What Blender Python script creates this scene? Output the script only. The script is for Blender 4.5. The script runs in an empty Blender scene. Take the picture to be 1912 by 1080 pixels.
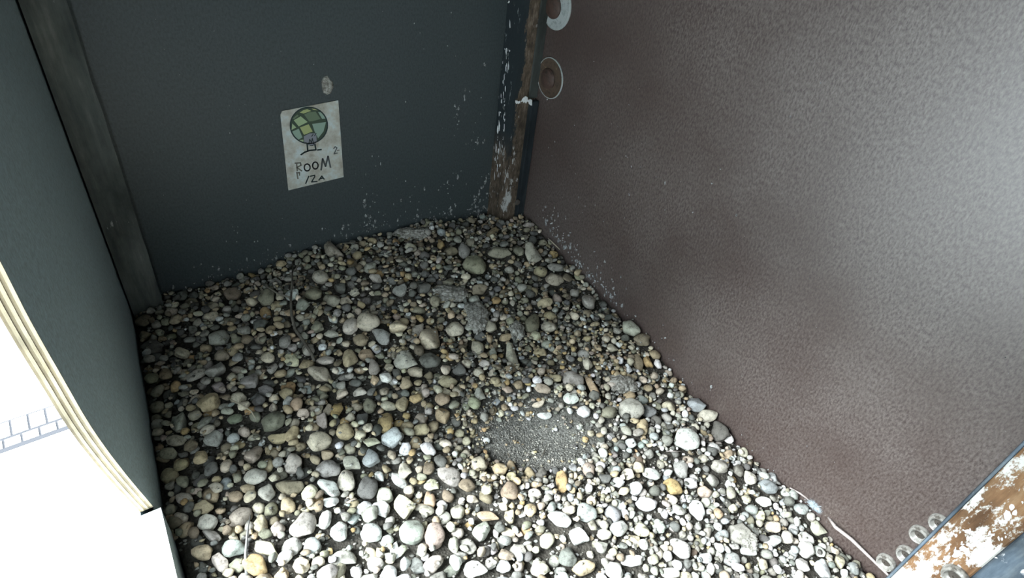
import bpy, bmesh, math, random
import numpy as np
from mathutils import Vector, Matrix, noise
from mathutils.geometry import tessellate_polygon

scene = bpy.context.scene
col = scene.collection
random.seed(7)
rng = np.random.default_rng(11)

# ------------------------------------------------------------------ camera, sky, exposure
CAM = np.array([-0.6278, -0.7993, 0.5903])
ROT = (0.9127, -0.1095, -0.6141)
F = 1106.6
cd = bpy.data.cameras.new('camera')
cd.sensor_width = 36.0
cd.lens = F * 36.0 / 1912.0
cd.clip_start = 0.01
cd.clip_end = 500
cam = bpy.data.objects.new('camera', cd)
cam.location = CAM
cam.rotation_euler = ROT
col.objects.link(cam)
scene.camera = cam

world = bpy.data.worlds.new('sky')
scene.world = world
world.use_nodes = True
wn = world.node_tree
wn.nodes['Background'].inputs['Color'].default_value = (0.80, 0.93, 1.0, 1)
wn.nodes['Background'].inputs['Strength'].default_value = 8.5

sun_d = bpy.data.lights.new('veiled_sun', 'SUN')      # sun behind thin cloud, low over the open side
sun_d.energy = 19.0
sun_d.angle = math.radians(34)
sun_d.color = (0.93, 0.98, 1.0)
sun = bpy.data.objects.new('veiled_sun', sun_d)
sun.rotation_euler = Vector((0.72, -0.12, -0.72)).to_track_quat('-Z', 'Y').to_euler()
sun.location = (-3, 0, 3)
col.objects.link(sun)

scene.view_settings.view_transform = 'Standard'
scene.view_settings.look = 'None'
scene.view_settings.gamma = 1
scene.view_settings.use_curve_mapping = False
scene.view_settings.exposure = 0.0

# ------------------------------------------------------------------ helpers
def _rot():
    rx, ry, rz = ROT
    cx, sx, cy, sy, cz, sz = math.cos(rx), math.sin(rx), math.cos(ry), math.sin(ry), math.cos(rz), math.sin(rz)
    X = np.array([[1, 0, 0], [0, cx, -sx], [0, sx, cx]])
    Y = np.array([[cy, 0, sy], [0, 1, 0], [-sy, 0, cy]])
    Z = np.array([[cz, -sz, 0], [sz, cz, 0], [0, 0, 1]])
    return Z @ Y @ X
R = _rot()
def ray(px, py):
    return R @ np.array([(px - 956) / F, -(py - 540) / F, -1.0])
def hit(px, py, n, c):                       # where the sight line of a photo point meets the plane n.p = c
    d = ray(px, py); n = np.array(n, float)
    return CAM + d * ((c - CAM @ n) / (d @ n))
def onA(px, py, off=0.0): return hit(px, py, (0, 1, 0), -off)
def onB(px, py, off=0.0): return hit(px, py, (1, 0, 0), -off)
KC, XC = 0.075, -0.645                        # left wall: x = XC + KC*y
def onC(px, py, off=0.0): return hit(px, py, (1, -KC, 0), XC + off)
def proj(P):
    q = (np.atleast_2d(P) - CAM) @ R
    return np.stack([956 + F * q[:, 0] / -q[:, 2], 540 - F * q[:, 1] / -q[:, 2], -q[:, 2]], 1)

def tag(o, label=None, cat=None, group=None, kind=None):
    if label: o['label'] = label
    if cat: o['category'] = cat
    if group: o['group'] = group
    if kind: o['kind'] = kind
    return o
def obj(name, verts, faces, mat, parent=None, smooth=False, edges=()):
    me = bpy.data.meshes.new(name)
    me.from_pydata([tuple(map(float, v)) for v in verts], list(edges), [tuple(f) for f in faces])
    if mat is not None:
        for m in (mat if isinstance(mat, (list, tuple)) else [mat]): me.materials.append(m)
    if smooth: me.polygons.foreach_set('use_smooth', [True] * len(me.polygons))
    me.update()
    o = bpy.data.objects.new(name, me)
    col.objects.link(o)
    if parent is not None: o.parent = parent
    return o
def obj_bm(name, bm, mat, parent=None, smooth=False):
    bmesh.ops.recalc_face_normals(bm, faces=bm.faces)
    me = bpy.data.meshes.new(name); bm.to_mesh(me); bm.free()
    if mat is not None: me.materials.append(mat)
    if smooth: me.polygons.foreach_set('use_smooth', [True] * len(me.polygons))
    o = bpy.data.objects.new(name, me); col.objects.link(o)
    if parent is not None: o.parent = parent
    return o
def empty(name, loc=(0, 0, 0)):
    o = bpy.data.objects.new(name, None); o.location = loc; o.empty_display_size = 0.02
    col.objects.link(o); return o
def box_bm(x0, x1, y0, y1, z0, z1, bev=0.0, seg=1, cuts=0, rough=0.0, seed=0):
    bm = bmesh.new()
    bmesh.ops.create_cube(bm, size=1)
    for v in bm.verts:
        v.co = Vector((x0 + (v.co.x + .5) * (x1 - x0), y0 + (v.co.y + .5) * (y1 - y0), z0 + (v.co.z + .5) * (z1 - z0)))
    if cuts:
        es = [e for e in bm.edges if abs(e.verts[0].co.z - e.verts[1].co.z) > .01]
        bmesh.ops.subdivide_edges(bm, edges=es, cuts=cuts, use_grid_fill=True)
    if bev: bmesh.ops.bevel(bm, geom=list(bm.edges), offset=bev, segments=seg, affect='EDGES', profile=.6)
    if rough:
        for v in bm.verts:
            n = noise.noise_vector(v.co * 60 + Vector((seed, 0, 0)))
            v.co += Vector((n.x, n.y, 0)) * rough
    return bm
def prism(name, pts, depth_vec, mat, parent=None):       # extrude a planar polygon into a solid
    n = len(pts); pts = [np.array(p, float) for p in pts]; d = np.array(depth_vec, float)
    V = pts + [p + d for p in pts]
    Fc = [tuple(range(n)), tuple(range(2 * n - 1, n - 1, -1))] + [(i, i + n, (i + 1) % n + n, (i + 1) % n) for i in range(n)]
    bm = bmesh.new(); vs = [bm.verts.new(v) for v in V]
    for f in Fc: bm.faces.new([vs[i] for i in f])
    return obj_bm(name, bm, mat, parent)

# ------------------------------------------------------------------ materials
def new_mat(name, base=(.5, .5, .5), rough=.7, spec=.5, metallic=0.0):
    m = bpy.data.materials.new(name); m.use_nodes = True
    b = m.node_tree.nodes['Principled BSDF']
    b.inputs['Base Color'].default_value = (*base, 1); b.inputs['Roughness'].default_value = rough
    b.inputs['Specular IOR Level'].default_value = spec; b.inputs['Metallic'].default_value = metallic
    return m, m.node_tree, b
def nd(nt, t, **kw):
    n = nt.nodes.new(t)
    for k, v in kw.items():
        if k in n.inputs: n.inputs[k].default_value = v
        else: setattr(n, k, v)
    return n
def ramp(nt, src, stops, interp='LINEAR'):
    r = nt.nodes.new('ShaderNodeValToRGB'); r.color_ramp.interpolation = interp
    while len(r.color_ramp.elements) < len(stops): r.color_ramp.elements.new(.5)
    for e, (p, c) in zip(r.color_ramp.elements, stops): e.position = p; e.color = (*c, 1) if len(c) == 3 else c
    nt.links.new(src, r.inputs[0]); return r.outputs[0]
def mapping(nt, scale=(1, 1, 1)):
    tc = nt.nodes.new('ShaderNodeTexCoord'); mp = nt.nodes.new('ShaderNodeMapping')
    mp.inputs['Scale'].default_value = scale; nt.links.new(tc.outputs['Object'], mp.inputs[0]); return mp.outputs[0]
def mixc(nt, fac, a, b, mode='MIX'):
    m = nt.nodes.new('ShaderNodeMix'); m.data_type = 'RGBA'; m.blend_type = mode
    for s, v in ((m.inputs[0], fac), (m.inputs[6], a), (m.inputs[7], b)):
        if hasattr(v, 'node'): nt.links.new(v, s)
        elif isinstance(v, (int, float)): s.default_value = v
        else: s.default_value = (*v, 1)
    return m.outputs[2]
def add_bump(nt, b, src, strength=.3, dist=.001):
    bp = nt.nodes.new('ShaderNodeBump'); bp.inputs['Strength'].default_value = strength; bp.inputs['Distance'].default_value = dist
    nt.links.new(src, bp.inputs['Height']); nt.links.new(bp.outputs[0], b.inputs['Normal'])

def film_mat(name, base, dust, rough, stretch, dust_amt=(.55, .8), spec=.5):
    # phenolic film faced plywood: smooth dark film, fine fibre relief, pale scuffs
    m, nt, b = new_mat(name, base, rough, spec)
    v = mapping(nt, stretch)
    n1 = nd(nt, 'ShaderNodeTexNoise', Scale=420.0, Detail=5.0, Roughness=.7); nt.links.new(v, n1.inputs[0])
    n2 = nd(nt, 'ShaderNodeTexNoise', Scale=3.5, Detail=5.0, Roughness=.6); nt.links.new(mapping(nt), n2.inputs[0])
    n3 = nd(nt, 'ShaderNodeTexNoise', Scale=420.0, Detail=3.0); nt.links.new(mapping(nt), n3.inputs[0])
    f1 = ramp(nt, n1.outputs[0], [(.36, (0, 0, 0)), (.68, (1, 1, 1))])
    f2 = ramp(nt, n2.outputs[0], [(dust_amt[0] - .15, (0, 0, 0)), (dust_amt[1], (1, 1, 1))])
    c = mixc(nt, f1, tuple(x * .82 for x in base), tuple(x * 1.4 for x in base))
    mul = nt.nodes.new('ShaderNodeMath'); mul.operation = 'MULTIPLY'
    nt.links.new(f1, mul.inputs[0]); nt.links.new(f2, mul.inputs[1])
    c = mixc(nt, mul.outputs[0], c, dust)
    nt.links.new(c, b.inputs['Base Color'])
    r = ramp(nt, n2.outputs[0], [(.3, (rough * .85,) * 3), (.75, (min(1, rough * 1.25),) * 3)])
    nt.links.new(r, b.inputs['Roughness'])
    ad = nt.nodes.new('ShaderNodeMath'); nt.links.new(n1.outputs[0], ad.inputs[0]); nt.links.new(n3.outputs[0], ad.inputs[1])
    add_bump(nt, b, ad.outputs[0], .035, .00012)
    return m
M = {}
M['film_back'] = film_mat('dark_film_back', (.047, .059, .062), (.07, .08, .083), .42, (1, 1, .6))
M['film_left'] = film_mat('veiled_film_left', (.38, .48, .51), (.39, .49, .52), .5, (1, 1, .6))  # dark film lightened: veil of lens glare put into its colour
M['film_right'] = film_mat('brown_film', (.054, .034, .029), (.20, .175, .16), .43, (1, 1.0, .5), (.42, .68), 1.0)

def wood_mat(name, c1, c2, c3, white=None, white_t=.6, stretch=(1, 1, .12), rough=.85, scale=60):
    m, nt, b = new_mat(name, c1, rough, .3)
    n1 = nd(nt, 'ShaderNodeTexNoise', Scale=float(scale), Detail=8.0, Roughness=.7); nt.links.new(mapping(nt, stretch), n1.inputs[0])
    n2 = nd(nt, 'ShaderNodeTexNoise', Scale=14.0, Detail=6.0, Roughness=.65); nt.links.new(mapping(nt, (1, 1, .5)), n2.inputs[0])
    c = ramp(nt, n1.outputs[0], [(.3, c1), (.52, c2), (.75, c3)])
    d = ramp(nt, n2.outputs[0], [(.35, (.35, .35, .35)), (.65, (1.0, 1.0, 1.0))])
    c = mixc(nt, 1.0, c, d, 'MULTIPLY')
    if white:
        n3 = nd(nt, 'ShaderNodeTexNoise', Scale=38.0, Detail=7.0, Roughness=.75); nt.links.new(mapping(nt, (1, 1, .45)), n3.inputs[0])
        w = ramp(nt, n3.outputs[0], [(white_t, (0, 0, 0)), (white_t + .05, (1, 1, 1))])
        c = mixc(nt, w, c, white)
    nt.links.new(c, b.inputs['Base Color']); add_bump(nt, b, n1.outputs[0], .6, .0015)
    return m
M['post'] = wood_mat('weathered_post', (.04, .03, .024), (.18, .135, .095), (.42, .34, .27), (.50, .50, .48), .58, (1, 1, .35), .85, 170)
nt = M['post'].node_tree; b = nt.nodes['Principled BSDF']; old = b.inputs['Base Color'].links[0].from_socket
tcn = nt.nodes.new('ShaderNodeTexCoord'); sx = nt.nodes.new('ShaderNodeSeparateXYZ'); nt.links.new(tcn.outputs['Object'], sx.inputs[0])
pn = nd(nt, 'ShaderNodeTexNoise', Scale=60.0, Detail=7.0, Roughness=.75); nt.links.new(mapping(nt, (1, 1, .3)), pn.inputs[0])
def mth(op, a, c_, cl=False):
    q = nt.nodes.new('ShaderNodeMath'); q.operation = op; q.use_clamp = cl
    for s_, v_ in ((q.inputs[0], a), (q.inputs[1], c_)):
        if hasattr(v_, 'node'): nt.links.new(v_, s_)
        else: s_.default_value = v_
    return q.outputs[0]
hz = mth('MULTIPLY', mth('SUBTRACT', sx.outputs[2], .075), 9.0, True)          # paint survives above the worn foot
hx = mth('MULTIPLY', mth('SUBTRACT', -.028, sx.outputs[0]), 55.0, True)         # and on the outer side, worn off the arris
f_ = mth('MULTIPLY', hz, hx); f_ = mth('ADD', f_, mth('MULTIPLY', mth('SUBTRACT', pn.outputs[0], .5), 3.2))
f_ = mth('MULTIPLY', mth('SUBTRACT', f_, .42), 9.0, True)
f_ = mth('MULTIPLY', f_, hz)
wn2 = nd(nt, 'ShaderNodeTexNoise', Scale=75.0, Detail=6.0, Roughness=.7); nt.links.new(mapping(nt, (1, 1, .28)), wn2.inputs[0])
wf = mth('MULTIPLY', mth('SUBTRACT', wn2.outputs[0], .60), 14.0, True)
pc = mixc(nt, wf, (.022, .030, .034), (.50, .53, .54))
nt.links.new(mixc(nt, f_, old, pc), b.inputs['Base Color'])
M['post_side'] = wood_mat('painted_post_side', (.018, .024, .03), (.03, .04, .046), (.05, .06, .06))
M['strip_grey'] = wood_mat('grey_strip', (.05, .058, .052), (.08, .09, .082), (.12, .13, .12))
M['post_left'] = wood_mat('dirty_batten', (.12, .14, .135), (.20, .215, .20), (.36, .36, .33), (.5, .5, .49), .62)
M['post_front'] = wood_mat('stained_plank', (.12, .06, .03), (.30, .17, .085), (.45, .31, .18), (.62, .62, .58), .50)
M['post_front_edge'] = wood_mat('plank_edge', (.06, .09, .12), (.16, .21, .26), (.35, .40, .42), (.7, .72, .74), .60)
M['ply_light'] = wood_mat('ply_light', (.40, .32, .20), (.52, .44, .30), (.62, .55, .40), None, .6, (3, 3, .3), .8, 40)
M['ply_dark'] = wood_mat('ply_dark', (.20, .15, .09), (.30, .24, .15), (.38, .31, .20), None, .6, (3, 3, .3), .8, 40)
M['sill'], nt, b = new_mat('overexposed_sill', (.80, .82, .82), .6)  # pale wood, its overexposure by the sky put into the colour
M['ceiling'], nt, b = new_mat('ceiling_board', (.05, .05, .048), .8)
M['dropping'], nt, b = new_mat('dried_dropping', (.42, .44, .43), .9)
n1 = nd(nt, 'ShaderNodeTexNoise', Scale=300.0, Detail=4.0); nt.links.new(mapping(nt), n1.inputs[0])
nt.links.new(ramp(nt, n1.outputs[0], [(.40, (.12, .12, .12)), (.6, (.42, .44, .44))]), b.inputs['Base Color'])
M['dropping_white'], nt, b = new_mat('white_dropping', (.75, .77, .77), .8)

# stones: colour from the object colour times a per-stone attribute, mineral speckle and soiling
m, nt, b = new_mat('river_stone', (.5, .5, .5), .78, .35); M['stone'] = m
oi = nt.nodes.new('ShaderNodeObjectInfo'); at = nt.nodes.new('ShaderNodeAttribute'); at.attribute_name = 'tint'
c = mixc(nt, 1.0, oi.outputs['Color'], at.outputs['Color'], 'MULTIPLY')
geo = nt.nodes.new('ShaderNodeNewGeometry')
n1 = nd(nt, 'ShaderNodeTexNoise', Scale=130.0, Detail=6.0, Roughness=.7); nt.links.new(geo.outputs['Position'], n1.inputs[0])
n2 = nd(nt, 'ShaderNodeTexNoise', Scale=600.0, Detail=4.0, Roughness=.7); nt.links.new(geo.outputs['Position'], n2.inputs[0])
s1 = ramp(nt, n1.outputs[0], [(.34, (.36, .35, .33)), (.47, (.85, .85, .84)), (.72, (1.12, 1.12, 1.10))])
s2 = ramp(nt, n2.outputs[0], [(.36, (.5, .5, .5)), (.5, (1, 1, 1))])
c = mixc(nt, 1.0, c, s1, 'MULTIPLY'); c = mixc(nt, .6, c, s2, 'MULTIPLY')
nt.links.new(c, b.inputs['Base Color']); add_bump(nt, b, n2.outputs[0], .35, .0006)

m, nt, b = new_mat('gritty_soil', (.12, .11, .095), .95, .2); M['soil'] = m
v = nt.nodes.new('ShaderNodeNewGeometry').outputs['Position']
n1 = nd(nt, 'ShaderNodeTexNoise', Scale=300.0, Detail=8.0, Roughness=.8); nt.links.new(v, n1.inputs[0])
vo = nd(nt, 'ShaderNodeTexVoronoi', Scale=330.0); nt.links.new(v, vo.inputs[0])
at = nt.nodes.new('ShaderNodeAttribute'); at.attribute_name = 'tint'
c = ramp(nt, n1.outputs[0], [(.35, (.4, .4, .4)), (.55, (1, 1, 1)), (.75, (1.7, 1.7, 1.7))])
c = mixc(nt, 1.0, c, at.outputs['Color'], 'MULTIPLY'); nt.links.new(c, b.inputs['Base Color'])
add_bump(nt, b, vo.outputs[0], .8, .002)

M['crust'], nt, b = new_mat('dried_crust', (.3, .3, .28), .95, .2)
n1 = nd(nt, 'ShaderNodeTexNoise', Scale=220.0, Detail=8.0, Roughness=.75); nt.links.new(mapping(nt), n1.inputs[0])
nt.links.new(ramp(nt, n1.outputs[0], [(.36, (.10, .095, .08)), (.5, (.30, .29, .255)), (.64, (.55, .55, .51))]), b.inputs['Base Color'])
add_bump(nt, b, n1.outputs[0], .9, .002)
M['twig'] = wood_mat('twig_bark', (.15, .135, .11), (.24, .22, .18), (.36, .33, .28), None, .6, (1, 1, 1), .9, 200)
M['quill'], nt, b = new_mat('quill', (.42, .37, .35), .5)
M['quill_dark'], nt, b = new_mat('dirty_quill', (.22, .22, .21), .6)
M['vane'], nt, b = new_mat('feather_vane', (.13, .12, .12), .8)
M['down'], nt, b = new_mat('grey_blue_down', (.42, .5, .54), .95)
M['straw'], nt, b = new_mat('straw', (.45, .40, .30), .7)
def rusty(name, dark, rustc, pale, t):
    m, nt, b = new_mat(name, dark, .6, .5, .0)
    n1 = nd(nt, 'ShaderNodeTexNoise', Scale=110.0, Detail=7.0, Roughness=.7); nt.links.new(mapping(nt), n1.inputs[0])
    nt.links.new(ramp(nt, n1.outputs[0], [(.36, dark), (.5, rustc), (t, rustc), (t + .06, pale)]), b.inputs['Base Color'])
    add_bump(nt, b, n1.outputs[0], .6, .0008); return m
M['rust'] = rusty('rusty_iron', (.045, .033, .026), (.095, .065, .045), (.22, .15, .09), .60)
M['rust_dark'] = rusty('dark_iron', (.04, .028, .022), (.075, .045, .035), (.15, .10, .07), .66)
M['zinc'] = rusty('pale_zinc', (.25, .28, .27), (.42, .46, .45), (.5, .52, .5), .7)
M['zinc_white'] = rusty('spattered_zinc', (.10, .09, .075), (.34, .33, .30), (.6, .6, .58), .56)
M['screw'] = rusty('screw_head', (.03, .025, .02), (.07, .06, .05), (.2, .18, .16), .62)

# ------------------------------------------------------------------ box shell
ZB, ZT, YF = -0.13, 0.75, -0.93
XO = XC - .03
def slab(name, x0, x1, y0, y1, z0, z1, mat):
    return tag(obj_bm(name, box_bm(x0, x1, y0, y1, z0, z1), mat), kind='structure')
wall_back = slab('wall_back', XC - .0108, .018, 0, .018, ZB, ZT, M['film_back'])
wall_right = slab('wall_right', 0, .018, YF, 0, ZB, ZT, M['film_right'])
wall_front = slab('wall_front', XC + KC * YF - .0108, .018, YF - .018, YF, ZB, ZT, M['film_back'])
def plate(name, z0, z1, mat):
    return tag(prism(name, [(XC - .0108, .018, z0), (.018, .018, z0), (.018, YF - .018, z0), (XC + KC * YF - .0108, YF - .018, z0)], (0, 0, z1 - z0), mat), kind='structure')
floor_o = plate('floor', ZB - .018, ZB, M['film_back'])
ceil = plate('ceiling', ZT, ZT + .018, M['ceiling'])

# left wall with the arched opening; the cut edge shows the veneers
TH = 0.0108
jamb = [onC(x, y)[1:] for x, y in [(0, 486), (57, 598), (115, 701), (172, 799), (230, 879), (287, 948)]]
SILL = 0.0635
hole = [(jamb[0][0], .50), (jamb[0][0] - .002, .56), (jamb[0][0] - .012, .60), (jamb[0][0] - .035, .63), (jamb[0][0] - .07, .645)]
hole = [(-.80, .645), (-.845, .635), (-.868, .61), (-.875, .57), (-.875, SILL)][::1]
right = [(float(a), float(z)) for a, z in jamb]
right[-1] = (right[-1][0], SILL)
top = [(right[0][0], .56), (right[0][0] - .008, .60), (right[0][0] - .03, .63), (right[0][0] - .065, .645)]
# refine the jamb curve smoothly
def smooth_poly(pts, n=6):
    out = []
    P = [np.array(p) for p in pts]; P = [2 * P[0] - P[1]] + P + [2 * P[-1] - P[-2]]
    for i in range(1, len(P) - 2):
        for k in range(n):
            t = k / n
            out.append(tuple(.5 * ((2 * P[i]) + (-P[i - 1] + P[i + 1]) * t + (2 * P[i - 1] - 5 * P[i] + 4 * P[i + 1] - P[i + 2]) * t * t + (-P[i - 1] + 3 * P[i] - 3 * P[i + 1] + P[i + 2]) * t ** 3)))
    out.append(tuple(P[-2])); return out
right_s = smooth_poly(right)
holep = hole[::-1] + top[::-1] + right_s        # sill far corner, up, over the top, down the jamb
outer = [(0.0, ZB), (0.0, ZT), (YF, ZT), (YF, ZB)]
def c3(y, z, off=0.0): return (XC + KC * y - off, y, z)
tris = tessellate_polygon([[Vector((a, b_, 0)) for a, b_ in outer], [Vector((a, b_, 0)) for a, b_ in holep]])
allp = outer + holep; n = len(allp)
V = [c3(a, z) for a, z in allp] + [c3(a, z, TH) for a, z in allp]
Fc = [t for t in tris] + [(t[2] + n, t[1] + n, t[0] + n) for t in tris]
Fc += [(i, (i + 1) % 4, (i + 1) % 4 + n, i + n) for i in range(4)]
bm = bmesh.new(); vs = [bm.verts.new(v) for v in V]
for f in Fc: bm.faces.new([vs[i] for i in f])
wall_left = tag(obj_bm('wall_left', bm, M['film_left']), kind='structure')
nply = 6
cen = np.array([-.68, .37])
for k in range(nply):                            # each veneer layer of the cut edge is a thin proud or recessed strip
    o0, o1 = TH * k / nply, TH * (k + 1) / nply
    ins = 0.0008 if k % 2 == 0 else 0.0002
    V, Fc = [], []
    for a, z in holep:
        d = cen - np.array([a, z]); d = d / np.linalg.norm(d)
        jit = ins + .00025 * noise.noise(Vector((a * 90, z * 90, k * 7.1)))
        q = np.array([a, z]) + d * jit
        V += [c3(a, z, o0), c3(q[0], q[1], o0), c3(q[0], q[1], o1), c3(a, z, o1)]
    m_ = len(holep)
    for i in range(m_ - 1):
        for j in range(4): Fc.append((i * 4 + j, i * 4 + (j + 1) % 4, (i + 1) * 4 + (j + 1) % 4, (i + 1) * 4 + j))
    obj('veneer_layer', V, Fc, M['ply_light'] if k % 2 == 0 else M['ply_dark'], wall_left)

# lip board screwed inside the opening, with its pale wood cap, overexposure put into the white
def lip(y, off): return (-.6687 + (y + .395) * .027 - off, y)
y0, y1 = -.3945, -.872
lipo = empty('threshold_board', (-.675, -.64, ZB))
def lip_quad(z0, z1, a, b_, name, mat):
    p = [(*lip(y0, a), z0), (*lip(y1, a), z0), (*lip(y1, b_), z0), (*lip(y0, b_), z0)]
    p = [np.array(q) - np.array(lipo.location) for q in p]
    return prism(name, p, (0, 0, z1 - z0), mat, lipo)
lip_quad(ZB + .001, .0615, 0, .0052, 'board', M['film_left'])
lip_quad(.0640, .0670, -.0002, .030, 'top_cap', M['sill'])
lip_quad(.0615, .0640, 0, .0052, 'packing_strip', M['ply_light'])
tag(lipo, 'low dark board with white top edge along the bottom of the entrance opening', 'board')
lipo['label'] = 'low dark retaining board with a bright white top across the entrance opening'

# ------------------------------------------------------------------ outside
ZG = -4.0
m, nt, b = new_mat('pale_terrace', (.78, .79, .78), .9, .2); M['terrace'] = m
n1 = nd(nt, 'ShaderNodeTexNoise', Scale=1.2, Detail=8.0, Roughness=.7); nt.links.new(mapping(nt), n1.inputs[0])
nt.links.new(ramp(nt, n1.outputs[0], [(.3, (.62, .63, .62)), (.6, (.82, .83, .82))]), b.inputs['Base Color'])
M['brick'], nt, b = new_mat('pale_brick', (.60, .60, .60), .9, .2)
M['joint'], nt, b = new_mat('dark_joint', (.05, .05, .055), 1, .1)
ground = obj('ground', [(-60, -60, ZG), (60, -60, ZG), (60, 60, ZG), (-60, 60, ZG)], [(0, 1, 2, 3)], M['terrace'])
tag(ground, kind='structure')
def onG(px, py, up=0.0): return hit(px, py, (0, 0, 1), ZG + up)
g0, g1 = onG(-15, 798), onG(115, 754); gd = (g1 - g0); L = np.linalg.norm(gd); gd /= L
gn = np.array([-gd[1], gd[0], 0])
if (onG(20, 830) - g0) @ gn < 0: gn = -gn
pitch = L / 4
depth = abs((onG(62, 805) - onG(58, 776)) @ gn)
jo = [g0 - gd * pitch * 8 - gn * .01, g0 + gd * pitch * 12 - gn * .01, g0 + gd * pitch * 12 + gn * (depth * 1.75), g0 - gd * pitch * 8 + gn * (depth * 1.75)]
jt = prism('brick_bed', [p + np.array([0, 0, .001]) for p in jo], (0, 0, .006), M['joint'], ground)
gap = pitch * .075
for row, (d0, d1, sh) in enumerate([(0, depth, 0), (depth + gap, depth * 1.6, .5)]):
    for k in range(-8, 12):
        a = g0 + gd * (pitch * (k + sh) + gap) + gn * (d0 + gap * 1.2)
        w, h = gd * (pitch - 2 * gap), gn * (d1 - d0 - gap * 2.4)
        z = np.array([0, 0, .003])
        prism('brick', [a + z, a + w + z, a + w + h + z, a + h + z], (0, 0, .010 + .004 * random.random()), M['brick'], ground)

# ------------------------------------------------------------------ posts
def post(name, label, faces):
    e = empty(name, faces[0][0]); tag(e, label, 'batten'); return e
# back corner post
bw = .045
pb = empty('corner_post', (-bw / 2, -bw / 2, ZB)); tag(pb, 'rust-brown weathered timber post in the far corner where black and brown walls meet', 'post')
bm = box_bm(-bw, -.0005, -bw, -.0005, ZB, ZT - .0005, cuts=60)
for v in bm.verts:
    n_ = noise.noise_vector(Vector((v.co.x * 20, v.co.y * 20, v.co.z * 45)))
    if v.co.x < -.03: v.co.x += n_.x * .0012
    if v.co.y < -.03: v.co.y += n_.y * .0012
o = obj_bm('timber', bm, M['post'], pb); o.matrix_parent_inverse = Matrix.Translation(-pb.location)
bm = box_bm(-.016, -.0006, -bw - .011, -bw - .0008, ZB, .243, bev=.0012)
o = obj_bm('side_strip', bm, M['post_side'], pb); o.matrix_parent_inverse = Matrix.Translation(-pb.location); o['label'] = 'dark navy painted strip nailed on the right face'
bm = box_bm(-.018, -.0006, -bw - .004, -bw - .0008, .246, ZT - .001, bev=.0008)
o = obj_bm('side_strip', bm, M['strip_grey'], pb); o.matrix_parent_inverse = Matrix.Translation(-pb.location); o['label'] = 'upper dull green-grey strip'

# left corner batten
lb = empty('corner_batten', (-.625, -.012, ZB)); tag(lb, 'dim dirty grey batten in the left corner of the black back wall', 'batten')
bm = box_bm(XC + .0005, -.606, -.026, -.0005, ZB, ZT - .0005, cuts=60)
for v in bm.verts:
    n_ = noise.noise_vector(Vector((v.co.x * 20, v.co.y * 20, v.co.z * 45)))
    if v.co.y < -.02: v.co.y += n_.y * .001
    if v.co.x > -.61: v.co.x += n_.x * .001
o = obj_bm('timber', bm, M['post_left'], lb); o.matrix_parent_inverse = Matrix.Translation(-lb.location)

# front right plank
PY0, PY1 = -.817, -.861
fp = empty('front_plank', (-.012, -.87, ZB)); tag(fp, 'broad rust-stained plank spattered white beside the brown wall at lower right', 'plank')
bm = box_bm(-.026, -.0005, PY1, PY0, ZB, ZT - .0005, bev=.0015)
o = obj_bm('timber', bm, M['post_front'], fp); o.matrix_parent_inverse = Matrix.Translation(-fp.location)
bm = box_bm(-.0245, -.0007, PY0 + .0003, PY0 + .003, ZB, ZT - .001, bev=.0008)
o = obj_bm('edge_strip', bm, M['post_front_edge'], fp); o.matrix_parent_inverse = Matrix.Translation(-fp.location); o['label'] = 'blue-grey painted edge of the plank'

o = obj_bm('backing_strip', box_bm(-.014, -.0005, YF + .0005, PY1 - .0006, ZB, ZT - .0005, bev=.001), M['post_front_edge'], fp); o.matrix_parent_inverse = Matrix.Translation(-fp.location); o['label'] = 'dark blue-grey weathered strip behind the plank'

# ------------------------------------------------------------------ gravel bed
def interp(x, xs, ys): return np.interp(x, xs, ys)
def scrape_d2(x, y):
    u = (x + .272) * .885 - (y + .462) * .466; v = (x + .272) * .466 + (y + .462) * .885
    return (u / .082) ** 2 + (v / .046) ** 2
def surf(x, y):
    x = np.asarray(x, float); y = np.asarray(y, float)
    A = interp(x, [-.68, -.58, -.51, -.37, -.28, -.12, -.04, 0], [.008, .010, .014, .026, .027, .014, .004, .022])
    B = interp(-y, [0, .09, .25, .38, .5, .6, .69, .81, .93], [.022, .026, -.008, -.014, -.044, -.053, -.066, -.075, -.08])
    L = .006 + .016 * np.clip((-y - .2) / .3, 0, 1)
    t = np.clip((x + .66) / .66, 0, 1); t = t ** 1.15
    base = L * (1 - t) + B * t
    A0 = .006 * (1 - t) + .022 * t
    z = base + (A - A0) * np.exp(y / .08)
    d2 = scrape_d2(x, y)
    z = z - .018 * np.exp(-d2) + .006 * np.exp(-((np.sqrt(d2) - 1.7) / .5) ** 2)
    z = z + .004 * np.sin(x * 31 + 1) * np.cos(y * 27) + .003 * np.sin(x * 57 + y * 43)
    return z
def on_gravel(px, py):
    d = ray(px, py); z = 0.0; p = CAM
    for _ in range(12):
        p = CAM + d * ((z - CAM[2]) / d[2]); z = float(surf(p[0], p[1]))
    return CAM + d * ((z - CAM[2]) / d[2])
def in_scrape(x, y): return math.exp(-scrape_d2(x, y))

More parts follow.
